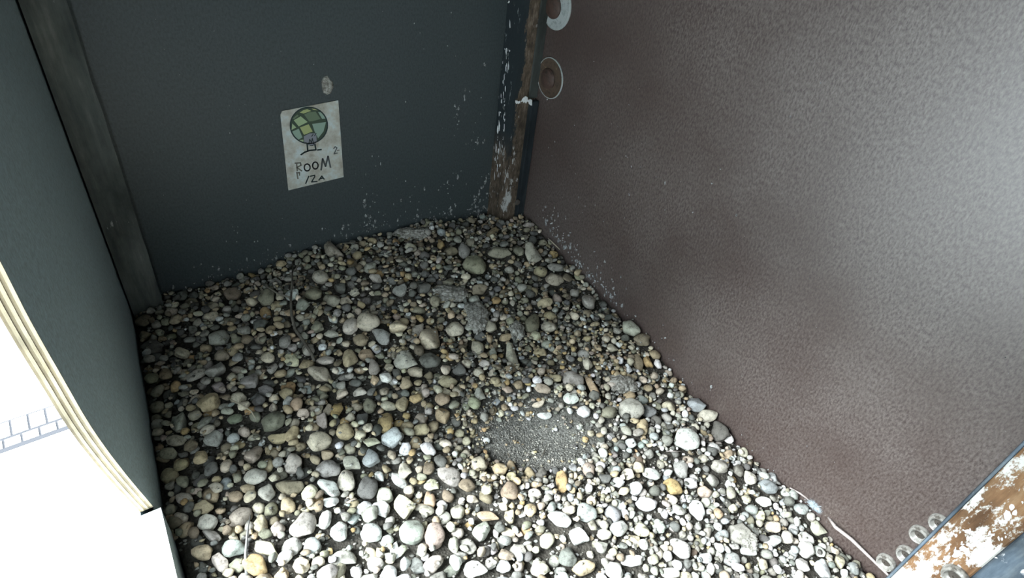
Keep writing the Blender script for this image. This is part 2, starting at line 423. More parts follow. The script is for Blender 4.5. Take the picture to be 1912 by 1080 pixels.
# packed soil under the stones
gx = np.linspace(-.725, 0, 360); gy = np.linspace(YF, 0, 430)
GX, GY = np.meshgrid(gx, gy, indexing='ij')
lim = XC + KC * GY
lim = np.where((GY < -.392) & (GY > -.875), np.maximum(lim, -.6680), lim)
X2 = np.maximum(GX, lim + .0003); X2 = np.minimum(X2, -.0003); Y2 = np.clip(GY, YF + .0003, -.0003)
fine = np.array([noise.noise(Vector((a * 150, c_ * 150, 0))) + .8 * noise.noise(Vector((a * 420, c_ * 420, 3))) for a, c_ in zip(X2.ravel(), Y2.ravel())]).reshape(X2.shape)
scr = np.exp(-scrape_d2(X2, Y2))
Z2 = surf(X2, Y2) - .0062 + .0012 * fine + .0065 * np.clip(scr * 1.6 - .25, 0, 1)
V = np.stack([X2.ravel(), Y2.ravel(), Z2.ravel()], 1)
nx, ny = X2.shape
Fc = [(i * ny + j, (i + 1) * ny + j, (i + 1) * ny + j + 1, i * ny + j + 1) for i in range(nx - 1) for j in range(ny - 1)]
soil = obj('packed_dirt', V, Fc, M['soil'], smooth=True)
tag(soil, 'fine grey-brown grit and dust packed under and between the stones', 'dirt', kind='stuff')
tint = soil.data.color_attributes.new('tint', 'FLOAT_COLOR', 'POINT')
s = np.clip(scr.ravel() * 1.5, 0, 1)[:, None]
tc_ = np.concatenate([(1 - s) * np.array([[.07, .065, .055]]) + s * np.array([[.20, .20, .182]]), np.ones((len(s), 1))], 1)
tint.data.foreach_set('color', tc_.ravel())

# stone prototypes
def proto(sub, seed, angular):
    r = np.random.default_rng(seed)
    bm = bmesh.new(); bmesh.ops.create_icosphere(bm, subdivisions=sub, radius=1)
    V = np.array([v.co for v in bm.verts]); Fc = np.array([[v.index for v in f.verts] for f in bm.faces]); bm.free()
    k = r.integers(6, 11)
    for _ in range(k):                            # worn facets
        nrm = r.normal(size=3); nrm /= np.linalg.norm(nrm)
        d = r.uniform(.52, .80) if angular else r.uniform(.70, .90)
        e = V @ nrm - d
        V = V - np.clip(e, 0, None)[:, None] * nrm * (.92 if angular else .75)
    off = r.uniform(-20, 20, 3)
    nz = np.array([noise.noise(Vector(v * 1.3 + off)) for v in V])
    V = V * (1 + .26 * nz)[:, None]
    if sub > 2: V = V * (1 + .025 * np.array([noise.noise(Vector(v * 5 + off)) for v in V]))[:, None]
    V = V / np.abs(V).max(0)
    return V, Fc
NP = 16
P_hi = [proto(3, 100 + i, i % 2) for i in range(NP)]
P_lo = [proto(2, 100 + i, i % 2) for i in range(NP)]
P_xs = [proto(1, 300 + i, 1) for i in range(8)]
TAN, CREAM, GREY, DARK, WHITE, OLIVE, PINK, ORANGE, BROWN, BLUE, LIME = (
    (.50, .41, .27), (.66, .60, .46), (.40, .39, .345), (.165, .165, .15), (.80, .81, .79), (.32, .31, .23),
    (.50, .43, .35), (.54, .39, .20), (.27, .225, .16), (.385, .41, .40), (.60, .57, .48))
CN = {TAN: 'tan', CREAM: 'cream', GREY: 'grey', DARK: 'dark grey', WHITE: 'white', OLIVE: 'olive', PINK: 'pinkish', ORANGE: 'orange-tan', BROWN: 'brown', BLUE: 'blue-grey', LIME: 'pale'}

# stones the photograph singles out: x, y, width, height, tilt, colour, label
H_ = [
 (918,438,14,24,10,TAN,'small upright yellow-tan pebble at the foot of the corner post'),
 (987,422,21,14,-20,LIME,'pale flat pebble right of the corner post foot against the wall'),
 (824,459,16,22,0,ORANGE,'small orange-tan pebble in dark gravel left below the corner post'),
 (842,473,26,20,0,BROWN,None),(866,471,24,30,0,GREY,None),
 (931,474,46,26,5,OLIVE,'flat olive-grey slab stone just below the corner post'),
 (967,470,17,32,5,OLIVE,'narrow upright olive pebble below right of the corner post'),
 (994,477,30,30,0,LIME,'rounded beige-grey stone below the pale flat pebble by the corner'),
 (887,501,38,30,-15,OLIVE,'pale olive ridged stone above the crusty lump'),
 (1034,525,35,32,0,PINK,'round pinkish-tan stone near the brown wall in the upper gravel'),
 (1036,501,32,17,0,GREY,None),(1058,521,20,32,0,BROWN,None),
 (1099,567,27,33,10,LIME,'upright beige stone with dark stripe against the brown wall'),
 (702,522,26,17,10,LIME,None),(746,544,28,30,0,GREY,None),
 (687,605,42,32,-10,CREAM,'pale tan lumpy stone left of the large round cream stone'),
 (715,630,28,46,-25,GREY,'long grey stone leaning beside the large round cream stone'),
 (803,637,42,38,10,CREAM,'large rounded cream stone in the middle of the upper gravel'),
 (850,619,34,34,5,CREAM,'squarish cream stone right of the large rounded cream stone'),
 (780,619,19,30,25,LIME,None),(918,614,24,24,0,PINK,None),(943,632,24,19,-20,TAN,None),(891,652,24,20,0,CREAM,None),
 (994,608,28,38,20,OLIVE,'olive angular stone in small pebbles right of the crusty lump'),
 (956,671,24,42,5,LIME,'smooth upright beige stone above the dusty hollow'),
 (803,677,38,34,15,DARK,'dark green-grey blocky stone under the large rounded cream stone'),
 (758,677,46,34,-10,LIME,None),(872,681,20,16,15,CREAM,None),(776,698,32,20,20,CREAM,None),(1024,614,28,17,5,CREAM,None),
 (1000,630,21,17,0,CREAM,None),(861,695,30,22,10,DARK,None),(1009,660,26,16,10,TAN,None),(1096,682,20,28,0,LIME,None),
 (826,748,28,28,0,TAN,None),(896,739,22,28,0,LIME,None),(719,793,30,33,0,ORANGE,'golden tan egg-shaped stone left of the dusty hollow'),
 (726,760,34,18,-5,CREAM,None),(752,760,26,36,5,TAN,None),(1013,728,34,22,10,PINK,None),(1065,746,30,30,0,WHITE,None),
 (1004,756,24,22,0,CREAM,None),(1016,777,28,24,0,WHITE,'white faceted stone at the upper rim of the dusty hollow'),
 (1090,772,27,36,0,WHITE,None),(696,860,36,42,0,BLUE,None),(694,828,32,20,0,CREAM,None),(757,841,22,24,0,WHITE,None),
 (801,842,20,32,-30,WHITE,None),(756,881,28,34,-20,CREAM,None),(747,900,42,22,20,WHITE,None),(719,929,32,28,20,LIME,None),
 (713,953,34,26,30,WHITE,None),(756,950,36,50,-20,CREAM,None),
 (768,997,50,46,0,GREY,'large dark grey egg-shaped stone near the bottom left of centre'),
 (812,1004,38,50,0,PINK,'upright pinkish-white stone right of the large dark grey egg-shaped stone'),
 (881,934,27,20,5,CREAM,None),(910,967,42,24,5,TAN,'wide tan-brown stone below the dusty hollow'),
 (1048,902,23,33,0,ORANGE,'orange-tan oval pebble standing alone at the lower right rim of the dusty hollow'),
 (998,925,24,22,0,LIME,None),(1021,1013,30,40,35,LIME,None),(898,999,34,46,30,GREY,None),(1046,973,50,34,15,WHITE,None),
 (1080,1006,38,42,0,WHITE,None),(1094,960,34,34,0,BLUE,None),(884,1066,50,36,10,WHITE,None),(694,999,40,42,0,WHITE,None),
 (807,908,30,26,0,CREAM,None),(475,853,36,46,0,PINK,'upright dusty pink-grey stone in the dim lower left gravel'),
 (401,823,30,26,20,GREY,None),(598,828,48,36,-15,CREAM,'large ridged cream stone in the tan gravel at lower left'),
 (518,820,40,26,10,TAN,None),(548,814,26,32,0,TAN,None),(645,809,34,30,20,TAN,None),(548,869,34,30,0,LIME,None),
 (615,879,46,34,5,GREY,None),(657,869,36,32,10,LIME,None),(610,851,24,26,30,TAN,None),(478,893,42,30,0,LIME,None),
 (464,915,30,20,10,TAN,None),(441,930,28,26,20,TAN,None),(380,950,42,26,5,TAN,'yellow-tan stone beside the threshold board at lower left'),
 (541,911,52,34,5,BROWN,None),(499,922,30,36,0,LIME,None),(615,913,46,28,25,WHITE,None),(647,902,34,38,0,LIME,None),
 (538,946,28,34,-20,TAN,None),(568,985,46,48,10,GREY,'big rough grey lump of stone near the bottom left'),
 (636,999,38,50,0,WHITE,'blocky white upright stone near the bottom left'),(606,973,26,40,0,WHITE,None),(487,981,30,36,-10,CREAM,None),
 (519,990,28,26,0,LIME,None),(499,1029,46,28,25,CREAM,'smooth cream oval stone near the bottom left edge'),
 (436,1027,52,32,0,BLUE,'wide blue-grey stone at the bottom left beside the threshold board'),(411,1052,28,44,-40,LIME,None),
 (387,978,34,28,20,LIME,None),(397,1004,40,26,35,GREY,None),(422,872,22,26,0,CREAM,None),(642,1045,56,26,5,GREY,None),
 (584,1024,34,34,0,BLUE,None),(629,767,26,30,0,ORANGE,None),(612,769,20,24,0,CREAM,None),(471,717,32,28,20,GREY,None),
 (1316,753,30,30,0,BLUE,'grey stone perched highest against the brown wall halfway down'),(1325,776,34,20,10,LIME,None),
 (1281,825,38,34,-10,WHITE,'angular cream-white stone in the bright gravel by the brown wall'),
 (1346,811,38,36,20,DARK,'dark grey wedge stone among white pebbles at the brown wall'),
 (1373,806,16,36,-30,WHITE,None),(1271,880,28,38,10,GREY,None),(1206,943,38,30,0,WHITE,'blocky white stone in the bright lower right gravel'),
 (1301,955,26,38,0,WHITE,'upright white oval pebble in the bright lower right gravel'),(1144,964,26,28,0,BLUE,None),(1155,989,32,28,-15,WHITE,None),
 (1269,1027,28,50,-35,WHITE,None),(1376,999,36,40,0,GREY,None),(1441,1013,34,24,-30,WHITE,None),(1434,911,36,24,10,BLUE,None),
 (1426,939,30,20,15,WHITE,None),(1494,952,24,26,0,BLUE,None),(1526,989,30,28,0,LIME,None),(1503,1008,26,20,15,WHITE,None),
 (1503,1029,26,24,0,WHITE,None),(1499,1059,32,30,20,WHITE,None),(1533,1063,32,40,25,WHITE,None),(1172,888,26,20,20,LIME,None),
 (1315,1043,24,20,0,WHITE,None),(1399,1031,30,30,0,WHITE,None),(1190,615,28,20,-5,LIME,'pale grey stone perched at the foot of the brown wall in the upper gravel'),
 (1200,637,32,26,20,BROWN,None),(1208,678,17,27,-10,ORANGE,'bright yellow-orange pebble by the brown wall'),
 (1228,682,15,20,0,WHITE,None),(1191,680,17,30,5,BROWN,'dark red-brown pebble beside the bright yellow-orange one'),(1143,652,22,15,0,CREAM,None),
 (1173,690,13,14,0,WHITE,None),(1068,713,36,20,0,GREY,None),(1108,730,18,34,5,TAN,None),(1143,720,22,16,0,LIME,None),(1175,770,34,26,0,LIME,None),
 (619,470,26,32,-20,PINK,'upright beige-grey stone at the top left of the gravel under the black wall'),(598,520,30,28,20,LIME,None),(436,553,34,26,0,BROWN,None),
 (567,572,30,24,0,GREY,None),(587,553,36,20,0,OLIVE,None),(646,567,24,15,0,CREAM,None),(664,548,20,20,0,LIME,None),(499,559,28,30,0,OLIVE,None),
 (653,613,32,30,0,LIME,None),(652,673,32,28,0,TAN,'round tan pebble in the left middle of the gravel'),(598,701,46,30,5,PINK,'flat pinkish-brown slab left below the round tan pebble'),
 (609,676,38,17,5,LIME,None),(595,614,26,24,0,OLIVE,None),(531,641,26,24,0,GREY,None),(405,695,36,28,10,GREY,None),(367,704,18,38,40,LIME,None),
 (509,692,19,30,10,LIME,None),(622,626,32,15,0,LIME,None),(440,785,34,22,10,OLIVE,None),(555,758,26,20,0,TAN,None),(700,690,24,30,0,GREY,None),
 (576,655,24,20,0,GREY,None),(760,720,26,20,0,TAN,None),(690,760,26,26,0,OLIVE,None),(670,735,30,20,10,LIME,None),(1128,1000,26,22,0,LIME,None),
 (1230,985,26,22,10,WHITE,None),(1330,900,28,24,0,GREY,None),(1255,935,24,20,0,LIME,None),(1400,895,22,26,0,LIME,None),(1290,905,24,20,0,WHITE,None),
 (965,1030,34,26,10,GREY,None),(940,1060,26,24,0,WHITE,None),(1010,1065,40,30,0,LIME,None),(1090,1062,42,30,-10,TAN,None),(1180,1050,40,28,0,WHITE,None),(1250,1072,38,24,0,WHITE,None),
]
# height-map deposition: every stone settles on what already lies below it
RES = .0015
gx0, gy0 = -.73, YF
NXg, NYg = int(.73 / RES) + 1, int(-YF / RES) + 1
xs = gx0 + np.arange(NXg) * RES; ys = gy0 + np.arange(NYg) * RES
TX, TY = np.meshgrid(xs, ys, indexing='ij')
T = surf(TX, TY)
Hm = T - .006
own = -np.ones(Hm.shape, int)
stones = []                                       # x,y,z,a,b,c,yaw,tiltx,tilty,proto,colour,hero label or None,kind
def window(x, y, r):
    i0, i1 = max(0, int((x - r - gx0) / RES)), min(NXg, int((x + r - gx0) / RES) + 2)
    j0, j1 = max(0, int((y - r - gy0) / RES)), min(NYg, int((y + r - gy0) / RES) + 2)
    return i0, i1, j0, j1
def footprint(x, y, a, b_, c_, yaw):
    i0, i1, j0, j1 = window(x, y, max(a, b_))
    X, Y = TX[i0:i1, j0:j1] - x, TY[i0:i1, j0:j1] - y
    cs, sn = math.cos(yaw), math.sin(yaw)
    q = 1 - ((X * cs + Y * sn) / a) ** 2 - ((-X * sn + Y * cs) / b_) ** 2
    return (slice(i0, i1), slice(j0, j1)), q
def settle(x, y, a, b_, c_, yaw, sink=.22):
    sl, q = footprint(x, y, a, b_, c_, yaw); mk = q > .02
    if not mk.any(): return None
    h = Hm[sl][mk] + c_ * np.sqrt(q[mk])
    return h.max() - sink * c_
def stamp(idx, x, y, z, a, b_, c_, yaw):
    sl, q = footprint(x, y, a, b_, c_, yaw); mk = q > 0
    top = np.where(mk, z + c_ * np.sqrt(np.clip(q, 0, None)), -9)
    up = top > Hm[sl]
    Hm[sl] = np.where(up, top, Hm[sl]); o_ = own[sl]; o_[up] = idx
def clampxy(x, y, r):
    y = min(max(y, YF + r + .001), -r - .001)
    x = max(x, XC + KC * y + r + .001 + (.017 if y < -.40 else 0)); x = min(x, -r - .001)
    if x > -bw - r and y > -bw - .012 - r:        # keep clear of the corner post
        if (-bw - r) - x > (-bw - .012 - r) - y: x = -bw - r - .001
        else: y = -bw - .012 - r - .001
    if x < -.605 + r and y > -.027 - r: y = -.027 - r - .001
    if x > -.027 - r and y < PY0 + .004 + r: x = -.028 - r
    return x, y
def add(x, y, z, a, b_, c_, yaw, colr, label=None, kind='pebble'):
    i = len(stones)
    stones.append(dict(x=x, y=y, z=z, a=a, b=b_, c=c_, yaw=yaw, tx=rng.normal(0, .22), ty=rng.normal(0, .22), p=int(rng.integers(NP)), col=colr, label=label, kind=kind))
    stamp(i, x, y, z, a, b_, c_, yaw)
def vary(cl, s=.10):
    k = 1 + rng.normal(0, s)
    return tuple(float(np.clip(v * k * (1 + rng.normal(0, .025)), .02, .92)) for v in cl)
for hx, hy, w, h, ang, cl, lab in H_:
    p0 = on_gravel(hx, hy); t_ = math.radians(ang)
    u = on_gravel(hx + 8 * math.cos(t_), hy + 8 * math.sin(t_)) - p0
    v = on_gravel(hx - 8 * math.sin(t_), hy + 8 * math.cos(t_)) - p0
    a = np.linalg.norm(u[:2]) / 8 * w / 2; b_ = np.linalg.norm(v[:2]) / 8 * h / 2 * .88
    c_ = min(a, b_) * .72
    yaw = math.atan2(u[1], u[0])
    x, y = clampxy(p0[0], p0[1], max(a, b_) * .9)
    z = float(surf(x, y)) + .42 * c_
    add(x, y, z, a * 1.04, b_ * 1.04, c_, yaw, vary(cl, .05), lab or '', 'hero')
NH = len(stones)
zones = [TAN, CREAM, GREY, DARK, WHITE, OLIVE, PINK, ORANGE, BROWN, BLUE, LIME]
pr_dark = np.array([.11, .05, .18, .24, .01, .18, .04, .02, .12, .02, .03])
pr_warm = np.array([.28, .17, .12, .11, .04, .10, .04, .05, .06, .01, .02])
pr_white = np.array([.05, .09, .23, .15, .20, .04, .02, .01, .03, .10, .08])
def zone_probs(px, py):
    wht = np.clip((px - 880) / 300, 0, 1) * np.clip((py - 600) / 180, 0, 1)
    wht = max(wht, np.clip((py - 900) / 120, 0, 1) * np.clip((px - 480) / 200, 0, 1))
    drk = np.clip((620 - py) / 80, 0, 1)  # back and left stones darker: dirt, plus dim light put into their colours
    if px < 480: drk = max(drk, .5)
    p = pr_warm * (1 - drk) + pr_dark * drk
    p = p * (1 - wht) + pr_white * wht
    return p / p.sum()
def drop(n, lo, med, hi, cand, thick, small=False):
    made = 0
    for _ in range(n):
        best = None
        for k in range(cand):
            x = rng.uniform(-.715, -.004); y = rng.uniform(YF + .005, -.004)
            if x < XC + KC * y + .004: continue
            if k == 0 or best is None: pass
            px, py, dp = proj((x, y, 0))[0]
            f = 1.0
            if px < 800 and py > 560: f = 1.12
            if px < 950 and py > 720: f = 1.3
            if 850 < px < 1260 and 600 < py < 900: f = .78
            if px > 1100 and py >= 700: f = .95
            r = float(np.clip(med * math.exp(rng.normal(0, .33)), lo, hi)) * f
            sc = in_scrape(x, y)
            if sc > .42:
                if rng.random() > .22: r = rng.uniform(.0012, .0026)
                else: r *= .5
            a = r; b_ = r * rng.uniform(.62, .95); c_ = min(a, b_) * rng.uniform(.6, .9); yaw = rng.uniform(0, math.pi)
            x, y = clampxy(x, y, r * .85)
            z = settle(x, y, a, b_, c_, yaw)
            if z is None: continue
            ex = z - float(surf(x, y)) - c_ * .1
            if best is None or ex < best[0]: best = (ex, x, y, z, a, b_, c_, yaw, px, py)
        if best is None or best[0] > thick: continue
        ex, x, y, z, a, b_, c_, yaw, px, py = best
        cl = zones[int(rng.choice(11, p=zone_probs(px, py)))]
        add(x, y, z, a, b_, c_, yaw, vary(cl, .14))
        made += 1
    return made
drop(2600, .0055, .0082, .0135, 5, .0050)
drop(3200, .0040, .0060, .010, 5, .0050)
drop(5200, .0024, .0037, .006, 4, .0056)

# which stones are singled out as objects: the marked ones and the largest that are in view
vis = np.bincount(own[own >= 0].ravel(), minlength=len(stones))
pr = proj(np.array([(s['x'], s['y'], s['z']) for s in stones]))
size = []
for i, s_ in enumerate(stones):
    px, py, d = pr[i]
    area = math.pi * s_['a'] * s_['b'] / RES ** 2
    inside = -5 < px < 1917 and -5 < py < 1085
    frac = vis[i] / max(area, 1)
    size.append((F / d * math.sqrt(s_['a'] * s_['b'])) if inside and frac > .62 else 0)
order = [i for i in np.argsort(-np.array(size)) if i >= NH and size[i] > 0]
singles = list(range(NH)) + [int(i) for i in order[:300 - NH]]
sset = set(singles)

def mat_of(s_):
    return Matrix.Translation((s_['x'], s_['y'], s_['z'])) @ Matrix.Rotation(s_['yaw'], 4, 'Z') @ Matrix.Rotation(s_['tx'], 4, 'X') @ Matrix.Rotation(s_['ty'], 4, 'Y') @ Matrix.Diagonal((s_['a'], s_['b'], s_['c'], 1))
meshes = []
for Vp, Fp in P_hi:
    me = bpy.data.meshes.new('river_pebble'); me.from_pydata([tuple(v) for v in Vp], [], [tuple(map(int, f)) for f in Fp])
    me.materials.append(M['stone']); me.polygons.foreach_set('use_smooth', [True] * len(me.polygons))
    ca = me.color_attributes.new('tint', 'FLOAT_COLOR', 'POINT'); ca.data.foreach_set('color', [1.0] * (4 * len(Vp)))
    meshes.append(me)
named = [i for i in range(NH) if stones[i]['label']]
def short(t):                                    # the name of a singled out stone without its place
    w = t.split(); k = next((j for j, x in enumerate(w) if j > 1 and x in ('at', 'in', 'left', 'right', 'below', 'above', 'near', 'beside', 'under', 'against', 'leaning', 'perched', 'standing', 'among', 'just', 'by', 'with')), len(w))
    return ' '.join(w[:k])
shorts = [short(stones[i]['label']) for i in named]
named = [i for i, t in zip(named, shorts) if shorts.count(t) == 1]
used = set(s_['label'] for s_ in stones[:NH] if s_['label'])
def tone_of(c_):
    names = sorted(CN.items(), key=lambda kv: sum((kv[0][k] - c_[k]) ** 2 for k in range(3)))
    return names[0][1]
med_r = float(np.median([stones[i]['a'] for i in singles]))
def near_label(i):
    s_ = stones[i]; x, y = pr[i][:2]
    size_w = 'big' if s_['a'] > med_r * 1.35 else 'small' if s_['a'] < med_r * .85 else 'middling'
    cand = sorted(named, key=lambda j: (pr[j][0] - x) ** 2 + (pr[j][1] - y) ** 2)[:4]
    last = None
    for j in cand:
        dx, dy = x - pr[j][0], y - pr[j][1]; d = math.hypot(dx, dy)
        k = int(round(math.degrees(math.atan2(dy, dx)) / 45)) % 8
        dr = ['right of', 'below right of', 'below', 'below left of', 'left of', 'above left of', 'above', 'above right of'][k]
        far = 'close' if d < 55 else 'a little' if d < 110 else 'some way'
        for shape in ('', 'flat ' if s_['b'] < s_['a'] * .72 else 'round '):
            t = f"{size_w} {shape}{tone_of(s_['col'])} pebble {far} {dr} the {short(stones[j]['label'])}"
            if t not in used: used.add(t); return t
        last = last or t
    return last
for i in singles:
    s_ = stones[i]
    o = bpy.data.objects.new('river_pebble', meshes[s_['p']]); o.matrix_world = mat_of(s_)
    o.color = (*s_['col'], 1); col.objects.link(o)
    tag(o, s_['label'] or near_label(i), 'stone', 'loose pebbles of the gravel bed')
# the rest of the gravel: one object
VV, FF, CC = [], [], []; off = 0
for i, s_ in enumerate(stones):
    if i in sset: continue
    Vp, Fp = (P_lo[s_['p']] if s_['a'] > .0034 else P_xs[s_['p'] % 8])
    mw = np.array(mat_of(s_))
    VV.append(Vp @ mw[:3, :3].T + mw[:3, 3]); FF.append(Fp + off); off += len(Vp)
    CC.append(np.tile((*s_['col'], 1.0), (len(Vp), 1)))
# grit: tiny chips scattered on dust and between stones
ng = 15000
gxs = rng.uniform(-.70, -.004, ng); gys = rng.uniform(YF + .005, -.004, ng)
nsc = 2600
gxs[:nsc] = -.272 + rng.normal(0, .06, nsc); gys[:nsc] = -.462 + rng.normal(0, .042, nsc)
for k in range(ng):
    x, y = gxs[k], gys[k]
    if x < XC + KC * y + .004 or x > -.004: continue
    i, j = int((x - gx0) / RES), int((y - gy0) / RES)
    dz = Hm[i, j] - T[i, j]
    if dz > .001 and rng.random() > .06: continue
    r = rng.uniform(.0006, .0016) if in_scrape(x, y) > .3 else rng.uniform(.0010, .0026)
    Vp, Fp = P_xs[k % 8]
    z0 = max(Hm[i, j], T[i, j] - .0062 + .0065 * min(1, max(0, in_scrape(x, y) * 1.6 - .25)))
    VV.append(Vp * np.array([r, r * rng.uniform(.5, 1), r * .6]) + np.array([x, y, z0 + r * .3])); FF.append(Fp + off); off += len(Vp)
    g_ = rng.uniform(.12, .5); CC.append(np.tile((g_ * 1.02, g_, g_ * .9, 1.0), (len(Vp), 1)))
VV = np.concatenate(VV); FF = np.concatenate(FF); CC = np.concatenate(CC)
me = bpy.data.meshes.new('gravel')
me.vertices.add(len(VV)); me.vertices.foreach_set('co', VV.ravel().astype(np.float32))
me.loops.add(FF.size); me.loops.foreach_set('vertex_index', FF.ravel().astype(np.int32))
me.polygons.add(len(FF)); me.polygons.foreach_set('loop_start', np.arange(0, FF.size, 3, dtype=np.int32)); me.polygons.foreach_set('loop_total', np.full(len(FF), 3, np.int32))
me.update(calc_edges=True); me.validate()
me.polygons.foreach_set('use_smooth', [True] * len(me.polygons))
ca = me.color_attributes.new('tint', 'FLOAT_COLOR', 'POINT'); ca.data.foreach_set('color', CC.ravel().astype(np.float32))
me.materials.append(M['stone'])
gravel = bpy.data.objects.new('gravel', me); col.objects.link(gravel)
tag(gravel, 'thousands of smaller mixed pebbles and chips filling the bed', 'gravel', kind='stuff')
print('stones', len(stones), 'tris', len(FF))

def top_at(x, y, r=.004):
    i0, i1, j0, j1 = window(x, y, r); return float(Hm[i0:i1, j0:j1].max())

# ------------------------------------------------------------------ crusts of dried dirt lying on the stones
def crust(px, py, w, h, lab, seed):
    p = on_gravel(px, py); dpp = proj(p)[0][2] / F
    rx, ry = w / 2 * dpp, h / 2 * dpp * 1.2
    bm = bmesh.new(); bmesh.ops.create_icosphere(bm, subdivisions=5, radius=1)
    for v in bm.verts:
        c0 = v.co.copy(); n_ = noise.fractal(c0 * 1.6 + Vector((seed, 0, 0)), 1.0, 2.0, 5)
        n2_ = noise.noise(c0 * 9 + Vector((0, seed, 0)))
        f = 1 + .38 * n_ + .10 * n2_
        v.co = Vector((c0.x * rx * f, c0.y * ry * f, c0.z * .0085 * f))
    o = obj_bm('dirt_crust', bm, M['crust'], smooth=True)
    o.location = (p[0], p[1], float(surf(p[0], p[1])) + .0045); o.rotation_euler.z = -.5
    tag(o, lab, 'dirt lump', 'lumps of caked dirt on the gravel'); return o
crust(890, 595, 44, 64, 'pale grey crusty lump of caked dirt in the upper middle gravel', 3)
crust(838, 552, 70, 34, 'wider darker caked dirt patch left of the pale grey crusty lump', 9)
crust(965, 622, 26, 38, 'small caked dirt lump right of the pale grey crusty lump', 14)
crust(1160, 722, 52, 34, 'caked grey dirt patch near the brown wall below the yellow-orange pebble', 21)
crust(1395, 1015, 30, 30, 'small grey caked lump in the bright gravel at lower right', 33)
crust(768, 440, 60, 22, 'dark caked debris under the black wall left of the corner post', 41)

# ------------------------------------------------------------------ twigs, straws, feathers
def tube(name, pts, rads, mat, parent=None, sides=8):
    P = [np.array(p, float) for p in pts]; V, Fc = [], []
    for i, p in enumerate(P):
        t_ = P[min(i + 1, len(P) - 1)] - P[max(i - 1, 0)]; t_ /= np.linalg.norm(t_)
        u = np.cross(t_, (0, 0, 1.0))
        if np.linalg.norm(u) < 1e-3: u = np.cross(t_, (1.0, 0, 0))
        u /= np.linalg.norm(u); v = np.cross(u, t_)
        for k in range(sides):
            a = 2 * math.pi * k / sides; V.append(p + rads[i] * (u * math.cos(a) + v * math.sin(a)))
    for i in range(len(P) - 1):
        for k in range(sides): Fc.append((i * sides + k, i * sides + (k + 1) % sides, (i + 1) * sides + (k + 1) % sides, (i + 1) * sides + k))
    Fc += [tuple(range(sides))[::-1], tuple(range((len(P) - 1) * sides, len(P) * sides))]
    return obj(name, V, Fc, mat, parent, smooth=True)
def lay(pxs, up=.003):
    out = []
    for (x, y) in pxs:
        p = on_gravel(x, y); out.append((p[0], p[1], top_at(p[0], p[1], .003) + up))
    z = [q[2] for q in out]
    for _ in range(2): z = [max(z[i], (z[max(i - 1, 0)] + z[min(i + 1, len(z) - 1)]) / 2) for i in range(len(z))]
    return [(q[0], q[1], zz) for q, zz in zip(out, z)]
tw = empty('twig', tuple(on_gravel(560, 600))); tag(tw, 'thin forked grey-brown twig lying on the dim gravel at upper left', 'twig')
def keep(o, par): o.matrix_parent_inverse = Matrix.Translation(-par.location); return o
keep(tube('stem', lay([(548, 505), (547, 540), (544, 568), (546, 600), (553, 628), (568, 648), (582, 668), (588, 684)]), [.0009, .0012, .0016, .0019, .0021, .0022, .0021, .0016], M['twig'], tw), tw)
keep(tube('side_branch', lay([(491, 541), (505, 551), (522, 562), (543, 568)]), [.0009, .0011, .0013, .0015], M['twig'], tw), tw)
keep(tube('side_branch', lay([(551, 520), (556, 512), (560, 500)]), [.0013, .0011, .0008], M['twig'], tw), tw)
def straw(pxs, r, lab, mat=None):
    o = tube('straw', lay(pxs), [r * .7] + [r] * (len(pxs) - 2) + [r * .6], mat or M['straw'], sides=6)
    tag(o, lab, 'straw', 'loose straws on the gravel'); return o
straw([(1240, 852), (1252, 853), (1266, 853)], .0007, 'short thin white straw lying on the bright gravel', M['quill'])
straw([(1022, 452), (1032, 463), (1043, 476)], .0012, 'short pale stalk leaning beside the brown wall near the corner')
straw([(430, 756), (450, 768), (472, 780), (480, 795)], .0009, 'faint thin stalk on the dim gravel by the left wall')
straw([(640, 466), (655, 466), (672, 465)], .0010, 'short brown stick under the black back wall', M['twig'])
straw([(1008, 858), (1014, 850), (1018, 842)], .0007, 'short dark stick in the dusty hollow', M['twig'])
straw([(870, 725), (865, 755), (858, 790)], .0006, 'thin dark straw standing left above the hollow', M['twig'])

# long bare feather quill leaning on the brown wall, lower right
fe = empty('feather', tuple(onB(1600, 1025, .004))); tag(fe, 'long pale bare feather shaft leaning on the brown wall at lower right', 'feather')
q0 = np.array(on_gravel(1538, 968)) + np.array([-.002, 0, .010])
qpts = [q0, onB(1560, 985, .012), onB(1590, 1008, .008), onB(1625, 1042, .006), onB(1664, 1080, .006), onB(1690, 1106, .006)]
keep(tube('quill', qpts, [.0012, .0022, .0022, .0018, .0013, .0008], M['quill'], fe), fe)
V, Fc = [], []
for t_ in np.linspace(.05, .8, 60):                  # worn dark barbs along the upper side
    k = t_ * (len(qpts) - 2); i = int(k); p = np.array(qpts[i]) * (1 - k + i) + np.array(qpts[i + 1]) * (k - i)
    d = np.array([0, .25, .9]) + rng.normal(0, .25, 3) * np.array([.05, 1, .4]); d /= np.linalg.norm(d); l = rng.uniform(.002, .0048)
    w_ = np.array([0, -.0006, .0002]); b0 = len(V)
    V += [p + w_, p - w_, p + d * l, p + w_ + np.array([-.0003, 0, 0]), p - w_ + np.array([-.0003, 0, 0])]; Fc += [(b0, b0 + 1, b0 + 2), (b0 + 3, b0 + 2, b0 + 4), (b0, b0 + 2, b0 + 3), (b0 + 1, b0 + 4, b0 + 2)]
keep(tag(obj('barbs', V, Fc, M['vane'], fe), kind='stuff'), fe)
o = tube('feather_shaft', [np.array(on_gravel(a, c_)) + np.array([0, 0, u]) for a, c_, u in ((1470, 918, .008), (1488, 930, .010), (1508, 945, .010))], [.0010, .0013, .0009], M['quill'])
tag(o, 'short pinkish broken quill at the gravel edge above the down tuft', 'feather')
